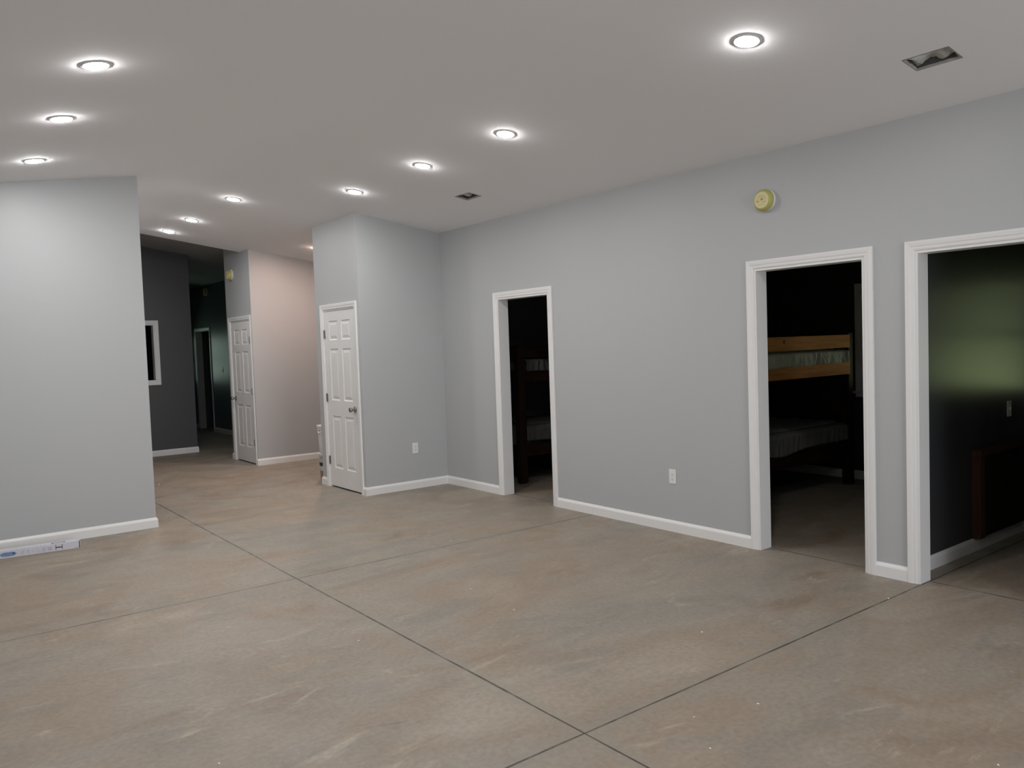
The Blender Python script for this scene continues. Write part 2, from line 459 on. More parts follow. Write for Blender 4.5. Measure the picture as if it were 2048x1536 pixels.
wall('wall_alcove', 'y', 6.5, 6.62, 8.81, 11.0, M_WALL)
C2 = (11.085, 11.905)
wall('wall_far_closet', 'y', 3.90, 4.01, 11.0, 12.05, M_WALL, holes=[(*C2, 0, 2.06)])
wall('wall_pink', 'x', 11.0, 11.12, 4.01, 6.62, M_WALL)
wall('wall_far_closet_back', 'x', 12.05, 11.93, 4.01, 5.05, M_WALL)
G = (16.75, 17.70)
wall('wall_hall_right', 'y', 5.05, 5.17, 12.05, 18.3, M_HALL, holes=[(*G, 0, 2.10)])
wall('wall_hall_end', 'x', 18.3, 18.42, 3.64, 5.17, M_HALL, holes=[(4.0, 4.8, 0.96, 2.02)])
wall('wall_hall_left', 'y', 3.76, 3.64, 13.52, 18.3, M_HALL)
WD = (2.46, 3.19, 1.195, 2.09)
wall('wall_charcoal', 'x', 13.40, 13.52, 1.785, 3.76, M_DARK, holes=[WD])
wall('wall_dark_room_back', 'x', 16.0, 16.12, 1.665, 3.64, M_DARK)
# bedrooms
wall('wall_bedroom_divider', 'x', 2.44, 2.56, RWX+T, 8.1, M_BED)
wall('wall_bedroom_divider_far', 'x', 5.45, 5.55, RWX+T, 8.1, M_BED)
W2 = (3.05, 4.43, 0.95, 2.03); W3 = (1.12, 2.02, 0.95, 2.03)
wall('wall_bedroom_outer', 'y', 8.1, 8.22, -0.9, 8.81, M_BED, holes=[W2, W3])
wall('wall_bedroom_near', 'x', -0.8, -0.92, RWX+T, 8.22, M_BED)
# room behind the hall doorway
wall('wall_hall_room_back', 'y', 7.0, 7.12, 12.05, 18.42, M_HALL)
wall('wall_hall_room_near', 'x', 16.45, 16.33, 5.17, 7.0, M_HALL)
wall('wall_hall_room_far', 'x', 18.3, 18.42, 5.17, 7.0, M_HALL)

# ------------------------------------------------------------------ baseboards
FS = Fr((0, 7.70, 0), (1, 0, 0), (0, -1, 0))           # closet side wall, u=x
FL = Fr((0, 7.81, 0), (1, 0, 0), (0, -1, 0))           # left partition
FC = Fr((3.89, 0, 0), (0, 1, 0), (-1, 0, 0))           # closet front, u=y
FF = Fr((3.90, 0, 0), (0, 1, 0), (-1, 0, 0))           # far closet front
FP = Fr((0, 11.0, 0), (1, 0, 0), (0, -1, 0))           # pink wall
FD = Fr((0, 13.40, 0), (1, 0, 0), (0, -1, 0))          # charcoal wall
FG = Fr((5.05, 0, 0), (0, 1, 0), (-1, 0, 0))           # hall right wall
FE = Fr((0, 18.3, 0), (1, 0, 0), (0, -1, 0))           # hall end wall
F3 = Fr((0, 2.44, 0), (1, 0, 0), (0, -1, 0))           # divider seen through the near doorway
FO = Fr((8.1, 0, 0), (0, 1, 0), (-1, 0, 0))            # bedrooms' outer wall

bm = bmesh.new()
base_run(bm, WR, YB, D3[0]-CAS); base_run(bm, WR, D3[1]+CAS, D2[0]-CAS); base_run(bm, WR, D2[1]+CAS, D1[0]-CAS); base_run(bm, WR, D1[1]+CAS, 7.70, 0, -1)
struct('baseboard_right', bm, M_TRIM)
bm = bmesh.new(); base_run(bm, FS, 3.89, RWX, 1, -1); base_run(bm, FC, 7.70, C1[0]-CAS, 1, 0); base_run(bm, FC, C1[1]+CAS, 8.81, 0, 1)
base_run(bm, Fr((0, 8.81, 0), (1, 0, 0), (0, 1, 0)), 3.89, 6.5, 1, -1)
struct('baseboard_closet', bm, M_TRIM)
bm = bmesh.new(); base_run(bm, FL, LWX, 1.785, -1, 1); base_run(bm, Fr((1.785, 0, 0), (0, 1, 0), (1, 0, 0)), 7.81, 13.40, 1, -1)
struct('baseboard_left', bm, M_TRIM)
bm = bmesh.new(); base_run(bm, FP, 3.90, 6.5, 1, -1); base_run(bm, FF, 11.0, C2[0]-CAS, 1, 0); base_run(bm, FF, C2[1]+CAS, 12.05, 0, 1)
base_run(bm, Fr((0, 12.05, 0), (1, 0, 0), (0, 1, 0)), 3.90, 5.05, 1, -1)
struct('baseboard_far', bm, M_TRIM)
bm = bmesh.new(); base_run(bm, FD, 1.785, 3.76, -1, 1); base_run(bm, Fr((3.76, 0, 0), (0, 1, 0), (1, 0, 0)), 13.40, 18.3, 1, -1)
struct('baseboard_charcoal', bm, M_TRIM)
bm = bmesh.new(); base_run(bm, FG, 12.05, G[0]-CAS, -1, 0); base_run(bm, FG, G[1]+CAS, 18.3, 0, -1); base_run(bm, FE, 3.76, 5.05, -1, -1)
struct('baseboard_hall', bm, M_TRIM)
bm = bmesh.new(); base_run(bm, F3, RWX+T, 8.1, 0, -1); base_run(bm, FO, -0.8, 2.44, -1, -1)
base_run(bm, FO, 2.56, 5.45, -1, -1); base_run(bm, FO, 5.55, 8.69, -1, -1)
struct('baseboard_bedrooms', bm, M_TRIM)

# ------------------------------------------------------------------ open doorways in the right wall
for k, d in enumerate((D1, D2, D3), 1):
    bm = bmesh.new()
    casing(bm, WR, d[0], d[1], HEAD); jambs(bm, WR, d[0]-0.0, d[1]+0.0, HEAD, T, th=0.019)
    casing(bm, Fr((RWX+T, 0, 0), (0, 1, 0), (1, 0, 0)), d[0], d[1], HEAD)
    struct('trim_%d' % k, bm, M_TRIM)
bm = bmesh.new(); casing(bm, FG, G[0], G[1], 2.10); jambs(bm, FG, G[0], G[1], 2.10, T)
struct('trim_4', bm, M_TRIM)

# ------------------------------------------------------------------ six-panel doors
def six_panel(bm, f, u0, u1, v0, v1, n0, th):
    w = u1-u0; k = (v1-v0)/2.03
    st = 0.112*w/0.76; mu = 0.095*w/0.76
    pw = (w-2*st-mu)/2
    us = [u0, u0+st, u0+st+pw, u0+st+pw+mu, u0+st+2*pw+mu, u1]
    vs = [v0] + [v0+k*q for q in (0.215, 0.825, 1.005, 1.600, 1.700, 1.920)] + [v1]
    for i in range(5):
        for j in range(7):
            if i in (1, 3) and j in (1, 3, 5):
                rings = []
                for t, n in ((0, 0), (0.010, -0.008), (0.020, -0.009), (0.046, -0.002), (0.050, -0.0015)):
                    rings.append([bm.verts.new(f(u, v, n0+n)) for u, v in ((us[i]+t, vs[j]+t), (us[i+1]-t, vs[j]+t), (us[i+1]-t, vs[j+1]-t), (us[i]+t, vs[j+1]-t))])
                for a, b in zip(rings, rings[1:]):
                    for q in range(4): bm.faces.new((a[q], a[(q+1) % 4], b[(q+1) % 4], b[q]))
                bm.faces.new(rings[-1])
            else:
                bm.faces.new([bm.verts.new(f(u, v, n0)) for u, v in ((us[i], vs[j]), (us[i+1], vs[j]), (us[i+1], vs[j+1]), (us[i], vs[j+1]))])
    # edges and back
    c = [(u0, v0), (u1, v0), (u1, v1), (u0, v1)]
    for q in range(4):
        a, b = c[q], c[(q+1) % 4]
        bm.faces.new([bm.verts.new(f(*a, n0)), bm.verts.new(f(*b, n0)), bm.verts.new(f(*b, n0-th)), bm.verts.new(f(*a, n0-th))])
    bm.faces.new([bm.verts.new(f(*p, n0-th)) for p in c])

def closet_door(name, f, o, head, hinge_at, leaf_label):
    """o: opening; hinge_at 0 = low u side, 1 = high u side"""
    root = thing(name, loc=f((o[0]+o[1])/2, 0, 0), kind='structure')
    bm = bmesh.new(); casing(bm, f, o[0], o[1], head); obj('casing', bm, M_TRIM, root)
    bm = bmesh.new(); jambs(bm, f, o[0], o[1], head, 0.11, stop=True, n1=0.0); obj('jamb', bm, M_TRIM, root)
    a, b = o[0]+0.022, o[1]-0.022
    bm = bmesh.new(); six_panel(bm, f, a, b, 0.017, head-0.023, -0.003, 0.035)
    leaf = obj('door_leaf', bm, M_DOOR, root, flip=True)
    ku = (b-0.062) if hinge_at == 0 else (a+0.062)
    kv = 0.925
    bm = bmesh.new()
    lathe(bm, f, [(0, 0.001), (0.033, 0.001), (0.033, 0.004), (0.028, 0.009), (0.013, 0.011), (0.0115, 0.030), (0.016, 0.036), (0.0255, 0.044), (0.0275, 0.056), (0.0255, 0.064), (0.018, 0.067), (0, 0.067)], ku, kv, 28)
    obj('knob', bm, M_NICKEL, root, smooth=True)
    hu = (o[0]+0.020) if hinge_at == 0 else (o[1]-0.020)
    for hz in (0.31, 1.035, 1.765):
        bm = bmesh.new()
        g = Fr(f(hu, hz, 0.006), f.u, (0, 0, 1), f.n)
        lathe(bm, g, [(0, -0.045), (0.0065, -0.045), (0.0065, 0.045), (0, 0.045)], seg=12)
        lathe(bm, g, [(0, 0.045), (0.004, 0.046), (0.0045, 0.051), (0, 0.054)], seg=12)
        bx(bm, f, hu-0.010, hu+0.010, hz-0.044, hz+0.044, -0.002, 0.003)
        obj('hinge', bm, M_HINGE, root, smooth=True)
    return root
closet_door('door_1', FC, C1, 2.045, 1, '')
closet_door('door_2', FF, C2, 2.06, 0, '')
# dark backs inside the closets keep them closed boxes
bm = bmesh.new(); bx(bm, Fr((5.0, 0, 0), (0, 1, 0), (-1, 0, 0)), 11.12, 11.93, 0, 2.9, 0, 0.04); struct('wall_far_closet_inner', bm, M_WALL)

# ------------------------------------------------------------------ windows
def window(name, f, o, depth, sash=True, sill=False, glazed=True):
    u0, u1, z0, z1 = o
    root = thing(name, loc=f((u0+u1)/2, z0, 0), kind='structure')
    flat = [(-0.002, 0.0), (-0.002, 0.015), (0.062, 0.017), (0.062, 0.0)]
    bm = bmesh.new(); casing(bm, f, u0, u1, z1, z0, True, flat); jambs(bm, f, u0, u1, z1, depth, z0, True, th=0.014)
    obj('window_frame', bm, M_TRIM, root)
    if sill:
        bm = bmesh.new(); bx(bm, f, u0-0.085, u1+0.085, z0-0.022, z0, -0.02, 0.055); obj('window_sill', bm, M_TRIM, root, bevel=0.004)
    n = -depth*0.6
    if sash:
        zm = (z0+z1)/2
        for (a, b, nn) in ((z0+0.014, zm+0.02, n), (zm-0.02, z1-0.014, n-0.03)):
            bm = bmesh.new()
            bx(bm, f, u0+0.014, u0+0.056, a, b, nn, nn+0.028); bx(bm, f, u1-0.056, u1-0.014, a, b, nn, nn+0.028)
            bx(bm, f, u0+0.056, u1-0.056, a, a+0.04, nn, nn+0.028); bx(bm, f, u0+0.056, u1-0.056, b-0.04, b, nn, nn+0.028)
            s = obj('sash', bm, M_TRIM, root)
            bm = bmesh.new(); bx(bm, f, u0+0.056, u1-0.056, a+0.04, b-0.04, nn+0.012, nn+0.016); obj('pane', bm, M_GLASS, s)
    elif glazed:
        bm = bmesh.new(); bx(bm, f, u0+0.014, u1-0.014, z0+0.014, z1-0.014, n, n+0.004); obj('pane', bm, M_GLASS, root)
    return root
window('window_1', FD, WD, T, sash=False, glazed=False)
window('window_2', FO, W2, T, sill=True)
window('window_3', FO, W3, T, sill=True)
window('added_window_5', Fr((0, YB, 0), (1, 0, 0), (0, 1, 0)), W5, T, sash=False, sill=True)  # unseen back window, added to bring fill daylight onto the lower walls
window('window_4', FE, (4.0, 4.8, 0.96, 2.02), T, sill=True)

def portal(name, c, n, u, w, h):
    ld = bpy.data.lights.new(name, 'AREA'); ld.shape = 'RECTANGLE'; ld.size = w; ld.size_y = h
    ld.cycles.is_portal = True
    o = bpy.data.objects.new(name, ld); COL.objects.link(o)
    n = Vector(n); u = Vector(u); z = -n; y = z.cross(u)
    m = Matrix((u, y, z)).transposed().to_4x4(); m.translation = Vector(c); o.matrix_basis = m
portal('daylight_portal', (8.23, 3.74, 1.49), (-1, 0, 0), (0, 1, 0), 1.38, 1.08)
portal('daylight_portal', (2.2, -3.73, 1.25), (0, 1, 0), (1, 0, 0), 3.0, 1.9)
portal('daylight_portal', (8.23, 1.57, 1.49), (-1, 0, 0), (0, 1, 0), 0.91, 1.08)
portal('daylight_portal', (4.4, 18.43, 1.49), (0, -1, 0), (1, 0, 0), 0.8, 1.06)

# ------------------------------------------------------------------ recessed lamps
def lamp_matrix(x, y):
    sl = -0.1475 if x >= RIDGE else 0.155
    n = Vector((sl, 0, -1)).normalized()          # out of the ceiling, downwards
    return place((x, y, zc(x, y)), (0, 1, 0), n)

def make_lamp(m, label, warm=False, group='recessed ceiling lamps'):
    r = thing('recessed_light', label, 'ceiling light', matrix=m, group=group)
    bm = bmesh.new()
    lathe(bm, ID, [(0.0600, 0.0), (0.0600, 0.004), (0.062, 0.0060), (0.070, 0.0045), (0.074, 0.0)], seg=40)
    obj('trim_ring', bm, M_TRIM, r, local=True, smooth=True)
    bm = bmesh.new()
    lathe(bm, ID, [(0.0598, 0.002), (0.0595, 0.0068), (0.046, 0.0115), (0.024, 0.0138), (0, 0.0145)], seg=32)
    obj('lens', bm, M_LENSW if warm else M_LENS, r, local=True, smooth=True)
    return r
LAMPS = [
 ((3.515, 2.512), 'bright round recessed light nearest the large rectangular ceiling vent hole'),
 ((3.515, 4.555), 'bright round recessed light, second nearest lamp of the right-hand row'),
 ((3.515, 5.695), 'bright round recessed light left of the small ceiling vent hole, third of the right-hand row'),
 ((3.515, 6.940), 'bright round recessed light above the near closet corner, last of the right-hand row'),
 ((2.825, 8.319), 'bright round recessed light over the corridor mouth, nearest of the three corridor lamps'),
 ((2.825, 9.815), 'bright round recessed light, middle one of the three corridor lamps'),
 ((2.825, 10.833), 'bright round recessed light, farthest corridor lamp beside the dark raised ceiling'),
 ((0.876, 4.552), 'bright round recessed light, nearest and largest of the left-hand row'),
 ((0.876, 5.661), 'bright round recessed light, middle of the three in the left-hand row'),
 ((0.876, 6.936), 'bright round recessed light, left-hand row, closest above the grey partition wall'),
]
lamp0 = None
for (x, y), lb in LAMPS:
    if lamp0 is None: lamp0 = make_lamp(lamp_matrix(x, y), lb)
    else: dup(lamp0, lamp_matrix(x, y), lb)
for (x, y), lb in (((3.515, -0.75), 'added unseen recessed light behind the viewer, right-hand row'), ((3.515, -2.6), 'added unseen recessed light near the back wall, right-hand row'),
                   ((0.876, 2.51), 'added unseen recessed light left of the viewer, first in front of the picture edge'), ((0.876, 0.45), 'added unseen recessed light above the viewer, left-hand row'),
                   ((0.876, -1.7), 'added unseen recessed light near the back wall, left-hand row')):
    r = dup(lamp0, lamp_matrix(x, y), lb)  # unseen lamps, added to light the near end of the room
    r['group'] = 'added unseen lamps lighting the near room'
make_lamp(lamp_matrix(4.50, 9.95), 'warm recessed light in the alcove behind the white closet', warm=True, group='alcove lamp')

# ------------------------------------------------------------------ ceiling vent holes
def vent(v, label, seed):
    x0, x1, y0, y1 = v
    rnd = random.Random(seed)
    r = thing('ceiling_duct_opening', label, 'ceiling vent hole', loc=((x0+x1)/2, (y0+y1)/2, zc((x0+x1)/2)), group='open duct cut-outs in the ceiling')
    bm = bmesh.new()       # sheet-metal boot above the cut-out
    z = lambda x: zc(x)
    g = 0.002
    def q(*p): bm.faces.new([bm.verts.new(Vector(k)) for k in p])
    tz = z(x0)+0.26
    a = [(x0+g, y0+g), (x1-g, y0+g), (x1-g, y1-g), (x0+g, y1-g)]
    for i in range(4):
        p, s = a[i], a[(i+1) % 4]
        q((p[0], p[1], z(p[0])+0.012), (s[0], s[1], z(s[0])+0.012), (s[0], s[1], tz), (p[0], p[1], tz))
    q(*[(p[0], p[1], tz) for p in a])
    obj('duct_boot', bm, M_DUCTIN, r)
    bm = bmesh.new()       # crumpled insulation bulging inside
    N = 26; P = {}
    for i in range(N+1):
        for j in range(N+1):
            s, t = i/N, j/N
            x = x0+0.006+(x1-x0-0.012)*s; y = y0+0.006+(y1-y0-0.012)*t
            w = noise.noise(Vector((s*2.6+seed, t*4.2, 0.3)))*0.05 + abs(noise.noise(Vector((s*5+seed, t*8, 2))))*0.035
            fold = 0.035*math.sin(t*1.7*math.pi + 0.9*math.sin(s*3)+seed)**2
            P[i, j] = bm.verts.new(Vector((x, y, z(x)+0.008+0.012*s+max(0, w)*0.5+fold*0.7)))
    for i in range(N):
        for j in range(N): bm.faces.new((P[i, j], P[i+1, j], P[i+1, j+1], P[i, j+1]))
    obj('duct_insulation', bm, M_DUCT, r, smooth=True)
    bm = bmesh.new()       # ragged cut edge of the drywall
    M_ = 16
    for i in range(4):
        p, s = a[i], a[(i+1) % 4]
        d = Vector((s[0]-p[0], s[1]-p[1], 0)); nn = Vector((-d.y, d.x, 0)).normalized()
        pr = None
        for k in range(M_+1):
            c = Vector((p[0], p[1], 0)) + d*(k/M_); w = 0.002+0.006*rnd.random()
            o = c + nn*w
            cur = (bm.verts.new(Vector((c.x, c.y, z(c.x)-0.0008))), bm.verts.new(Vector((o.x, o.y, z(o.x)-0.0008))), bm.verts.new(Vector((o.x, o.y, z(o.x)+0.013))))
            if pr: bm.faces.new((pr[0], cur[0], cur[1], pr[1])); bm.faces.new((pr[1], cur[1], cur[2], pr[2]))
            pr = cur
    obj('cut_edge', bm, M_GYP, r)
vent(VENTS[0], 'large open rectangular duct hole in the ceiling at the upper right, grey insulation showing', 1)
vent(VENTS[1], 'small distant duct hole in the ceiling near the inner corner of the right wall', 5)

# ------------------------------------------------------------------ smoke alarms
def make_alarm(m, label):
    r = thing('smoke_alarm', label, 'smoke alarm', matrix=m, group='smoke alarms under yellow dust covers')
    bm = bmesh.new(); lathe(bm, ID, [(0, 0.0), (0.078, 0.0), (0.080, 0.004), (0.080, 0.018), (0.076, 0.023), (0, 0.023)], seg=40)
    obj('mounting_base', bm, M_PLATE, r, local=True, smooth=True)
    bm = bmesh.new(); lathe(bm, ID, [(0.076, 0.020), (0.0775, 0.022), (0.078, 0.028), (0.073, 0.046), (0.068, 0.055), (0.060, 0.060), (0, 0.061)], seg=44)
    c = obj('dust_cover', bm, M_YEL, r, local=True, smooth=True)
    bm = bmesh.new(); lathe(bm, ID, [(0, 0.0616), (0.058, 0.0612), (0.0585, 0.0600)], seg=40)
    l = obj('label', bm, M_YEL2, c, local=True, smooth=True); l['label'] = 'pale round printed label'
    bm = bmesh.new()     # local x runs along the wall, local y is up
    for k, (a, b, y) in enumerate(((-0.030, 0.016, 0.030), (-0.036, 0.030, 0.0235), (-0.012, 0.036, 0.013), (-0.010, 0.030, 0.003), (0.006, 0.036, -0.010), (-0.004, 0.034, -0.017), (-0.030, 0.024, -0.033))):
        bx(bm, ID, a, b, y-0.0013, y+0.0013, 0.0612, 0.0620)
    obj('printed_lines', bm, M_PRINT, l, local=True)
    bm = bmesh.new(); bx(bm, ID, -0.044, -0.018, -0.014, -0.002, 0.0612, 0.0621); bx(bm, ID, -0.041, -0.022, 0.003, 0.0075, 0.0612, 0.0621)
    obj('orange_print', bm, M_ORG, l, local=True)
    bm = bmesh.new()
    e = Fr((0.004, 0.004, 0), (1, 0.55, 0), (0, 0, 1), (-0.55, 1, 0))
    vs = [bm.verts.new(e(0.0095*math.cos(t*math.pi/12), 0.0050*math.sin(t*math.pi/12), 0.0624)) for t in range(24)]
    bm.faces.new(vs)
    obj('mark', bm, M_INK, l, local=True)
    return r
# local x must run so that it reads left to right from the room: for a wall facing -x that is -y
al = make_alarm(place((RWX, 3.385, 2.530), (0, -1, 0), (-1, 0, 0)), 'round yellow-capped smoke alarm high on the right wall above the middle doorway')
dup(al, place((3.90, 11.735, 2.735), (0, -1, 0), (-1, 0, 0)), 'small distant yellow-capped smoke alarm above the far white closet door')
dup(al, place((5.05, 16.78, 2.88), (0, -1, 0), (-1, 0, 0)), 'dim smoke alarm high on the unlit hallway wall above the dark doorway')

# ------------------------------------------------------------------ outlets and switches
def make_outlet(m, label, switch=False):
    r = thing('light_switch' if switch else 'wall_outlet', label, 'light switch' if switch else 'electrical outlet', matrix=m, group='light switches' if switch else 'duplex wall outlets')
    bm = bmesh.new(); bx(bm, ID, -0.036, 0.036, -0.059, 0.059, 0, 0.005)
    obj('cover_plate', bm, M_PLATE, r, local=True, bevel=0.003)
    if switch:
        bm = bmesh.new(); bx(bm, ID, -0.005, 0.005, -0.012, 0.012, 0.005, 0.014); obj('toggle', bm, M_PLATE, r, local=True, bevel=0.001)
        return r
    for y in (-0.0195, 0.0195):
        bm = bmesh.new(); bx(bm, ID, -0.0165, 0.0165, y-0.014, y+0.014, 0.004, 0.0065)
        s = obj('receptacle', bm, M_PLATE, r, local=True, bevel=0.002)
        bm = bmesh.new()
        bx(bm, ID, -0.0075, -0.0050, y-0.002, y+0.006, 0.006, 0.0070); bx(bm, ID, 0.0050, 0.0075, y-0.002, y+0.006, 0.006, 0.0070)
        lathe(bm, ID, [(0, 0.0070), (0.0025, 0.0070), (0.0025, 0.006)], 0, y-0.008, 10)
        obj('slots', bm, M_SLOT, s, local=True)
    bm = bmesh.new(); lathe(bm, ID, [(0, 0.0062), (0.0025, 0.0060), (0.003, 0.005)], seg=12); obj('screw', bm, M_NICKEL, r, local=True)
    return r
ou = make_outlet(place((RWX, 4.316, 0.453), (0, -1, 0), (-1, 0, 0)), 'white duplex outlet low on the right wall between two open doorways')
dup(ou, place((4.509, 7.70, 0.454), (1, 0, 0), (0, -1, 0)), 'white duplex outlet low on the shaded closet side wall')
sw = make_outlet(place((6.56, 2.44, 0.965), (1, 0, 0), (0, -1, 0)), 'dim switch plate on the dark bedroom wall above the wooden panel', True)
dup(sw, place((5.05, 16.02, 1.27), (0, -1, 0), (-1, 0, 0)), 'small switch plate on the greenish hallway wall beyond the far closet')

# ------------------------------------------------------------------ bunk beds
BL, BW = 2.06, 1.0
def make_bunk(loc, label):
    r = thing('bunk_bed', label, 'bunk bed', loc=loc, group='wooden bunk beds in the dark bedrooms')
    p = 0.088
    for a, b in ((0, 0), (BL-p, 0), (0, BW-p), (BL-p, BW-p)):
        bm = bmesh.new(); bx(bm, ID, a, a+p, b, b+p, 0, 1.60 if False else 1.575); obj('post', bm, M_PINEZ, r, local=True, bevel=0.006)
    def rail(n, x0, x1, y0, y1, z0, z1, m=M_PINE):
        bm = bmesh.new(); bx(bm, ID, x0, x1, y0, y1, z0, z1); obj(n, bm, m, r, local=True, bevel=0.004)
    for y in (-0.012, BW-0.026):
        rail('guard_rail', 0.004, BL-0.075, y, y+0.038, 1.425, 1.557)
        rail('side_rail', 0.004, BL-0.075, y, y+0.038, 1.152, 1.285)
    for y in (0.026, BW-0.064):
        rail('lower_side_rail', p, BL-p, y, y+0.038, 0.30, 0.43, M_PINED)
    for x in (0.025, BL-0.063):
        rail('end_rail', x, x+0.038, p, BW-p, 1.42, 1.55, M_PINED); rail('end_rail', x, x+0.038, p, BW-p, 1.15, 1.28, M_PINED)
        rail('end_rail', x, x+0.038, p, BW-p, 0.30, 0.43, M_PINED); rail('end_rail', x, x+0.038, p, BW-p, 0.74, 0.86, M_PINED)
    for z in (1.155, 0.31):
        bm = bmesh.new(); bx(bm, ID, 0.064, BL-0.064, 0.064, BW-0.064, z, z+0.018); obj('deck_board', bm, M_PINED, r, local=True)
    return r
def mattress_mesh(L, Wd, H, seed, crinkle=0.012, sag=0.0):
    """rounded, wrinkled block standing on z=0"""
    bm = bmesh.new(); bmesh.ops.create_cube(bm, size=1.0)
    bmesh.ops.subdivide_edges(bm, edges=bm.edges[:], cuts=1, use_grid_fill=True)
    me = bmesh.new(); bm.free()
    NX, NY, NZ = 130, 26, 12
    bm = me
    def pt(x, y, z):     # unit cube -> rounded block with wrinkles
        X, Y, Z = x*L, y*Wd, z*H
        r = 0.05
        c = Vector((min(max(X, r), L-r), min(max(Y, r), Wd-r), min(max(Z, r), H-r)))
        d = Vector((X, Y, Z))-c
        if d.length > 1e-6: d = d.normalized()*r
        p = c+d
        n = d.normalized() if d.length > 1e-6 else Vector((0, 0, 0))
        w = noise.noise(Vector((p.x*16+seed, p.y*9, p.z*5)))*crinkle + abs(noise.noise(Vector((p.x*7+seed, p.y*5, p.z*3+9))))*crinkle*1.4
        q = p + n*w
        if z < 0.02: q.z = 0.0
        return q
    def face(nu, nv, fn):
        P = [[bm.verts.new(fn(i/nu, j/nv)) for j in range(nv+1)] for i in range(nu+1)]
        for i in range(nu):
            for j in range(nv): bm.faces.new((P[i][j], P[i+1][j], P[i+1][j+1], P[i][j+1]))
    face(NX, NY, lambda a, b: pt(a, b, 1)); face(NX, NY, lambda a, b: pt(a, b, 0))
    face(NX, NZ, lambda a, b: pt(a, 0, b)); face(NX, NZ, lambda a, b: pt(a, 1, b))
    face(NY, NZ, lambda a, b: pt(0, a, b)); face(NY, NZ, lambda a, b: pt(1, a, b))
    bmesh.ops.remove_doubles(bm, verts=bm.verts, dist=1e-4)
    return bm
def hem_mesh(L, ztop, bottom, y, seed, over, amp=1.0):
    """cloth hanging down the long side; bottom(t) gives its lower edge height"""
    bm = bmesh.new(); N, K = 260, 14
    P = []
    for i in range(N+1):
        t = i/N; col = []
        zb = bottom(t)
        for j in range(K+1):
            s = j/K
            z = ztop + (zb-ztop)*s
            w = noise.noise(Vector((t*26+seed+s*0.5, s*0.5, 1.0)))*0.050*(0.35+0.6*s) + noise.noise(Vector((t*48+seed-s*0.8, s*1.0, 4)))*0.007
            w *= amp
            yy = y - abs(w) - 0.004 + over*(1-min(1, s*5))**2
            col.append(bm.verts.new(Vector((t*L, yy, z))))
        P.append(col)
    for i in range(N):
        for j in range(K): bm.faces.new((P[i][j], P[i+1][j], P[i+1][j+1], P[i][j+1]))
    return bm
def make_mattress(loc, label, upper, seed, bottom, group):
    r = thing('mattress', label, 'mattress', loc=loc, group=group)
    L, Wd = BL-0.20, BW-0.18
    obj('cushion', mattress_mesh(L, Wd, 0.25 if upper else 0.33, seed), M_SHEET if upper else M_SHEET2, r, local=True, smooth=True)
    bm = hem_mesh(L, 0.238 if upper else 0.32, bottom, -0.112 if upper else -0.088, seed, 0.112 if upper else 0.088, 1.0 if upper else 0.35)
    c = obj('fitted_cover' if upper else 'hanging_sheet', bm, M_SHEET if upper else M_SHEET2, r, local=True, smooth=True)
    so = c.modifiers.new('thickness', 'SOLIDIFY'); so.thickness = 0.003
    return r
B2 = (5.745, 4.362, 0.0); B1 = (5.462, 6.99, 0.0)
bed2 = make_bunk(B2, 'orange pine bunk bed seen through the middle doorway, its rails catching daylight')
bed1 = dup(bed2, Matrix.Translation(B1), 'wooden bunk bed darkened for shade, seen through the narrow far doorway')
def sm(a, b, x):
    x = min(1, max(0, (x-a)/(b-a))); return x*x*(3-2*x)
up2 = make_mattress((B2[0]+0.10, B2[1]+0.10, 1.174), 'crinkled pale mattress on the top bunk in the middle doorway', True, 3.0,
    lambda t: 0.092 + 0.012*sm(0.2, 0.9, t) + 0.004*math.sin(t*19), 'mattresses on the top bunks')
lo2 = make_mattress((B2[0]+0.10, B2[1]+0.10, 0.329), 'shade-darkened mattress on the lower bunk in the middle doorway, its sheet drooping to one side', False, 8.0,
    lambda t: 0.150 - 0.055*math.exp(-((t-0.37)/0.16)**2) - 0.0*t + 0.0*math.sin(t*11), 'mattresses on the lower bunks')
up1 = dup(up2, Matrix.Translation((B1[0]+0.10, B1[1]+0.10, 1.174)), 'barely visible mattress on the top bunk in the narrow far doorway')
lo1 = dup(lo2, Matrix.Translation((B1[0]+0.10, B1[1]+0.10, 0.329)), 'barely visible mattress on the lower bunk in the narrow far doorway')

M_SHEETD = mat('shaded_bedding', (0.10, 0.10, 0.095), 0.85, var=0.10, vscale=6)  # bedding darkened, with the room's shade in its colour
def shade_copy(root, table):  # swaps in darkened materials so the far bed looks deep in shade
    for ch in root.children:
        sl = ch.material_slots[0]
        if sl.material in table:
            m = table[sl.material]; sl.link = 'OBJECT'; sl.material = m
shade_copy(bed1, {M_PINE: M_PINED})
shade_copy(up1, {M_SHEET: M_SHEETD}); shade_copy(lo1, {M_SHEET2: M_SHEETD})

# ------------------------------------------------------------------ wooden panel fixed on the bedroom wall
r = thing('wooden_panel', 'dark reddish-brown framed wooden panel on the wall inside the right-hand doorway, just above the baseboard', 'wooden panel', loc=(6.8, 2.41, 0.10))
PX0, PX1, PZ0, PZ1 = 5.91, 7.75, 0.098, 0.722
bm = bmesh.new(); bx(bm, F3, PX0, PX0+0.075, PZ0, PZ1-0.045, 0.0, 0.062); obj('stile', bm, M_PANEL, r, bevel=0.004)
bm = bmesh.new(); bx(bm, F3, PX1-0.075, PX1, PZ0, PZ1-0.045, 0.0, 0.062); obj('stile', bm, M_PANEL, r, bevel=0.004)
bm = bmesh.new(); bx(bm, F3, PX0, PX1, PZ1-0.045, PZ1, 0.0, 0.066); obj('top_rail', bm, M_PANEL, r, bevel=0.004)
bm = bmesh.new(); bx(bm, F3, PX0+0.075, PX1-0.075, PZ0, PZ1-0.045, 0.0, 0.045); obj('board', bm, M_PANELD, r)

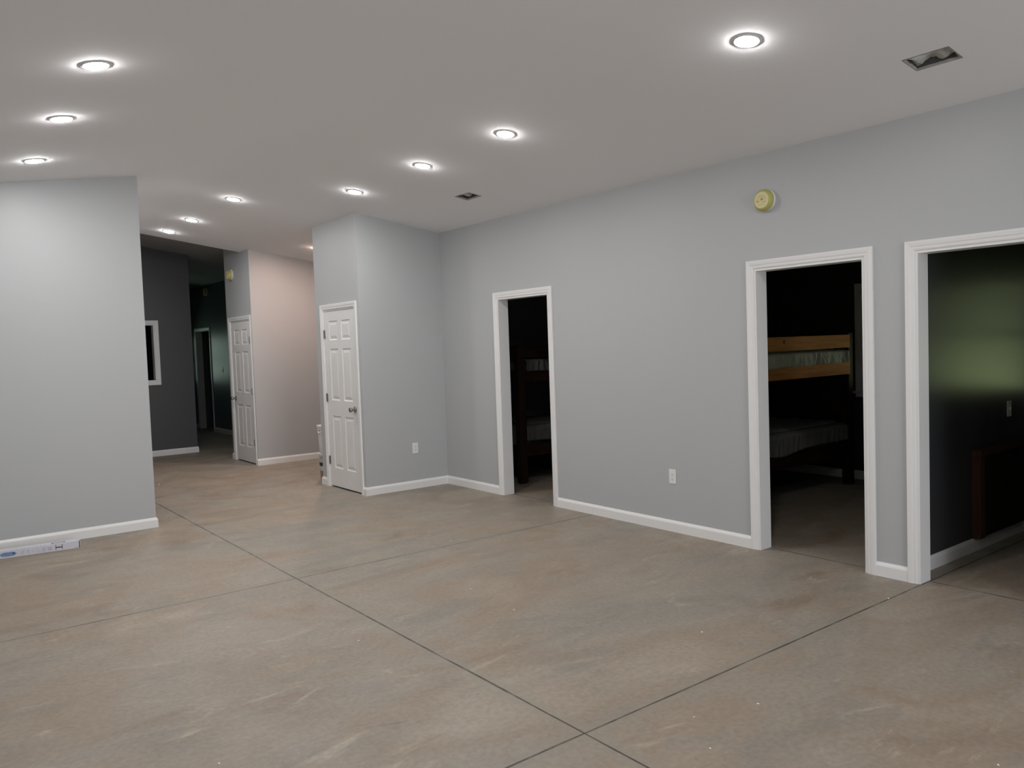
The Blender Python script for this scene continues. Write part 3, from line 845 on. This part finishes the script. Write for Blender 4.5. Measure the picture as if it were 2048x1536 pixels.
# ------------------------------------------------------------------ carton on the floor by the left partition
ang = math.atan2(0.059, -0.561)
cu = Vector((math.cos(ang), math.sin(ang), 0))                 # from the right end towards the left
cn = Vector((-0.105, -0.994, 0)).normalized()
r = thing('long_carton', 'long low pale carton with a blue printed oval lying along the left baseboard', 'cardboard box', loc=(0.6, 7.52, 0))
FB = Fr((1.098, 7.437, 0), cu, cn)
LB, HB, DB = 1.25, 0.065, 0.085
bm = bmesh.new(); bx(bm, FB, 0, LB, 0.001, HB, -DB, 0); obj('box_body', bm, M_CARTON, r, bevel=0.002)
bm = bmesh.new(); bx(bm, FB, 0.004, 0.010, 0.004, HB-0.001, 0.0, 0.0008); obj('edge_stripe', bm, M_BLACK, r)
bm = bmesh.new(); bx(bm, FB, 0.004, 0.030, HB, HB+0.0006, -0.040, -0.036); obj('flap_line', bm, M_BLACK, r)
bm = bmesh.new()
bx(bm, FB, 0.130, 0.134, 0.012, 0.054, 0, 0.0008); bx(bm, FB, 0.176, 0.180, 0.012, 0.054, 0, 0.0008); bx(bm, FB, 0.134, 0.176, 0.028, 0.036, 0, 0.0008)
obj('handle_cutout', bm, M_BLACK, r)
bm = bmesh.new()
bx(bm, FB, 0.120, 0.198, HB, HB+0.0008, -0.036, -0.024); bx(bm, FB, 0.110, 0.120, HB, HB+0.0008, -0.046, -0.018); bx(bm, FB, 0.198, 0.208, HB, HB+0.0008, -0.046, -0.014)
obj('top_slot', bm, M_BLACK, r)
bm = bmesh.new()
bm.faces.new([bm.verts.new(FB(0.510+0.055*math.copysign(abs(math.cos(t))**0.6, math.cos(t)), 0.032+0.017*math.copysign(abs(math.sin(t))**0.8, math.sin(t)), 0.0008)) for t in [k*math.pi/16 for k in range(32)]])
obj('blue_oval_print', bm, M_BLUE, r)
bm = bmesh.new(); bx(bm, FB, 0.466, 0.482, 0.028, 0.042, 0.0008, 0.0014); obj('oval_tip', bm, M_NAVY, r)
bm = bmesh.new(); bx(bm, FB, 0.572, 0.592, 0.008, 0.040, 0.0, 0.0008); obj('navy_square', bm, M_NAVY, r)
bm = bmesh.new()
def glyph(u, strokes, s=0.030, v=0.014):
    for a, b, c, d in strokes:       # u measured left to right from the viewer = decreasing u
        bx(bm, FB, u-b*s, u-a*s, v+c*s, v+d*s, 0, 0.0007)
glyph(0.420, [(0, .6, 0, .16), (0, .6, .42, .58), (0, .6, .84, 1), (0.44, .6, .5, 1), (0, .16, 0, .5)])
glyph(0.385, [(0, .8, .80, 1), (.32, .48, 0, 1)])
glyph(0.350, [(0, .7, .40, .60)])
glyph(0.318, [(0, .16, 0, .2), (.16, .32, .2, .4), (.32, .5, .4, .6), (.5, .66, .2, .4), (.66, .82, 0, .2), (.16, .32, .6, .8), (.5, .66, .6, .8), (0, .16, .8, 1), (.66, .82, .8, 1)])
glyph(0.275, [(0, .16, 0, 1), (0, .7, 0, .16), (0, .7, .84, 1), (.54, .7, 0, 1)])
obj('grey_print', bm, M_GREYP, r)
bm = bmesh.new()
for v in (0.022, 0.036): bx(bm, FB, 0.205, 0.235, v, v+0.004, 0, 0.0007)
obj('size_text', bm, M_GREYD, r)
bm = bmesh.new(); bx(bm, FB, 0.012, 0.040, 0.010, 0.013, 0, 0.0007); obj('corner_text', bm, M_GREYD, r)
bm = bmesh.new()
for k in range(9): bx(bm, FB, 0.25+k*0.028, 0.262+k*0.028, HB, HB+0.0006, -0.014, -0.009)
obj('top_text', bm, M_GREYD, r)

# ------------------------------------------------------------------ stacked buckets behind the closet
def bucket(z, label, body, band, low):
    r = thing('plastic_bucket', label, 'bucket', loc=(4.105, 9.045, z))
    prof = [(0, 0.002), (0.127, 0.0), (0.130, 0.006), (0.135, 0.09), (0.1425, 0.235)]
    prof2 = [(0.1425, 0.235), (0.143, 0.25), (0.150, 0.252), (0.150, 0.262), (0.1445, 0.264), (0.1455, 0.285), (0.152, 0.287), (0.152, 0.296), (0.146, 0.298), (0.147, 0.320)]
    bm = bmesh.new(); lathe(bm, ID, prof + prof2[1:], seg=48); b = obj('bucket_wall', bm, body, r, local=True, smooth=True)
    bm = bmesh.new(); lathe(bm, ID, [(0.1475, 0.312), (0.155, 0.312), (0.156, 0.334), (0.150, 0.338), (0.142, 0.335), (0.138, 0.330), (0, 0.330)], seg=48); obj('lid', bm, M_BUCK, r, local=True, smooth=True)
    bm = bmesh.new()
    for k in range(25):
        t = math.pi*k/24
        lathe(bm, Fr((0, 0, 0), (1, 0, 0), (0, 0, 1), (0, 1, 0)), [(0, 0)], seg=3) if False else None
    N = 28; pts = [Vector((-0.158*math.cos(math.pi*k/N), -0.158*math.sin(math.pi*k/N), 0.272-0.09*math.sin(math.pi*k/N))) for k in range(N+1)]
    rings = []
    for p in pts: rings.append([bm.verts.new(p + Vector((0, 0, 0.0022*math.cos(a))) + Vector((p.x, p.y, 0)).normalized()*0.0022*math.sin(a)) for a in (0, 1.57, 3.14, 4.71)])
    for a, b_ in zip(rings, rings[1:]):
        for k in range(4): bm.faces.new((a[k], a[(k+1) % 4], b_[(k+1) % 4], b_[k]))
    obj('handle', bm, M_NICKEL, r, local=True, smooth=True)
    for sx in (-1, 1):
        bm = bmesh.new(); lathe(bm, Fr((sx*0.146, 0, 0.272), (0, 1, 0), (sx, 0, 0), (0, 0, 1)), [(0, 0), (0.014, 0), (0.014, 0.010), (0.006, 0.016), (0, 0.016)], seg=14); obj('handle_ear', bm, M_BUCKG, r, local=True, smooth=True)
    if band:
        bm = bmesh.new(); lathe(bm, ID, [(0.1405, 0.182), (0.1432, 0.225)], seg=48); obj('label_band', bm, M_BLACK, r, local=True, smooth=True)
    if low:
        bm = bmesh.new(); lathe(bm, ID, [(0.1298, 0.002), (0.1316, 0.010), (0.1365, 0.10), (0.1375, 0.125)], seg=48); obj('reflection_base', bm, M_BUCKB, r, local=True, smooth=True)
    return r
bucket(0.0, 'lower plastic bucket with a black band and painted brown floor reflection, behind the closet corner', M_BUCKG, True, True)
bucket(0.3385, 'upper white lidded plastic bucket stacked behind the closet corner', M_BUCK, False, False)

# ------------------------------------------------------------------ crumbs lying on the concrete
def on_floor(px, py):
    d = r2*((px-1024)/FPX) - u2*((py-768)/FPX) + fw
    t = -CAM_H/d.z
    return Vector((d.x*t, d.y*t, 0))
CR = [((941, 1178), 'far, just right of the middle joint crossing'), ((1388, 1434), 'just below the diagonal joint'),
      ((1420, 1497), 'at the bottom of the picture, right of the front joint crossing'), ((1028, 1220), 'below the pale patch in the middle of the floor'),
      ((717, 1281), 'just left of the long joint'), ((438, 1527), 'at the very bottom, left of the middle'),
      ((1777, 1197), 'on the joint in front of the right doorway'), ((1996, 1530), 'in the bottom right corner'),
      ((318, 969), 'beside the far end of the left partition'), ((901, 1082), 'on the cross joint in front of the closet'),
      ((1516, 1408), 'right of the front crossing, beyond the diagonal joint'), ((1404, 1264), 'in the middle of the right floor bay')]
rnd = random.Random(4)
crumb = None
for k, ((px, py), where) in enumerate(CR):
    p = on_floor(px, py); s = (0.0030 + 0.0022*rnd.random()) * (0.6 + p.length/7.0)
    lab = 'tiny pale plaster crumb ' + where
    m_ = Matrix.Translation(p) @ Matrix.Rotation(rnd.random()*6, 4, 'Z') @ Matrix.Diagonal((s*1.4, s*0.8, s*0.5, 1))
    if crumb is None:
        bm = bmesh.new(); bmesh.ops.create_icosphere(bm, subdivisions=1, radius=1.0)
        for v in bm.verts: v.co *= 0.75+0.4*rnd.random(); v.co.z = max(v.co.z, -0.4)
        for v in bm.verts: v.co.z += 0.4
        crumb = obj('plaster_crumb', bm, M_CHIP); tag(crumb, lab, 'crumb', 'plaster crumbs scattered on the floor')
        crumb.matrix_basis = m_
    else:
        c = crumb.copy(); COL.objects.link(c); c.matrix_basis = m_; c['label'] = lab
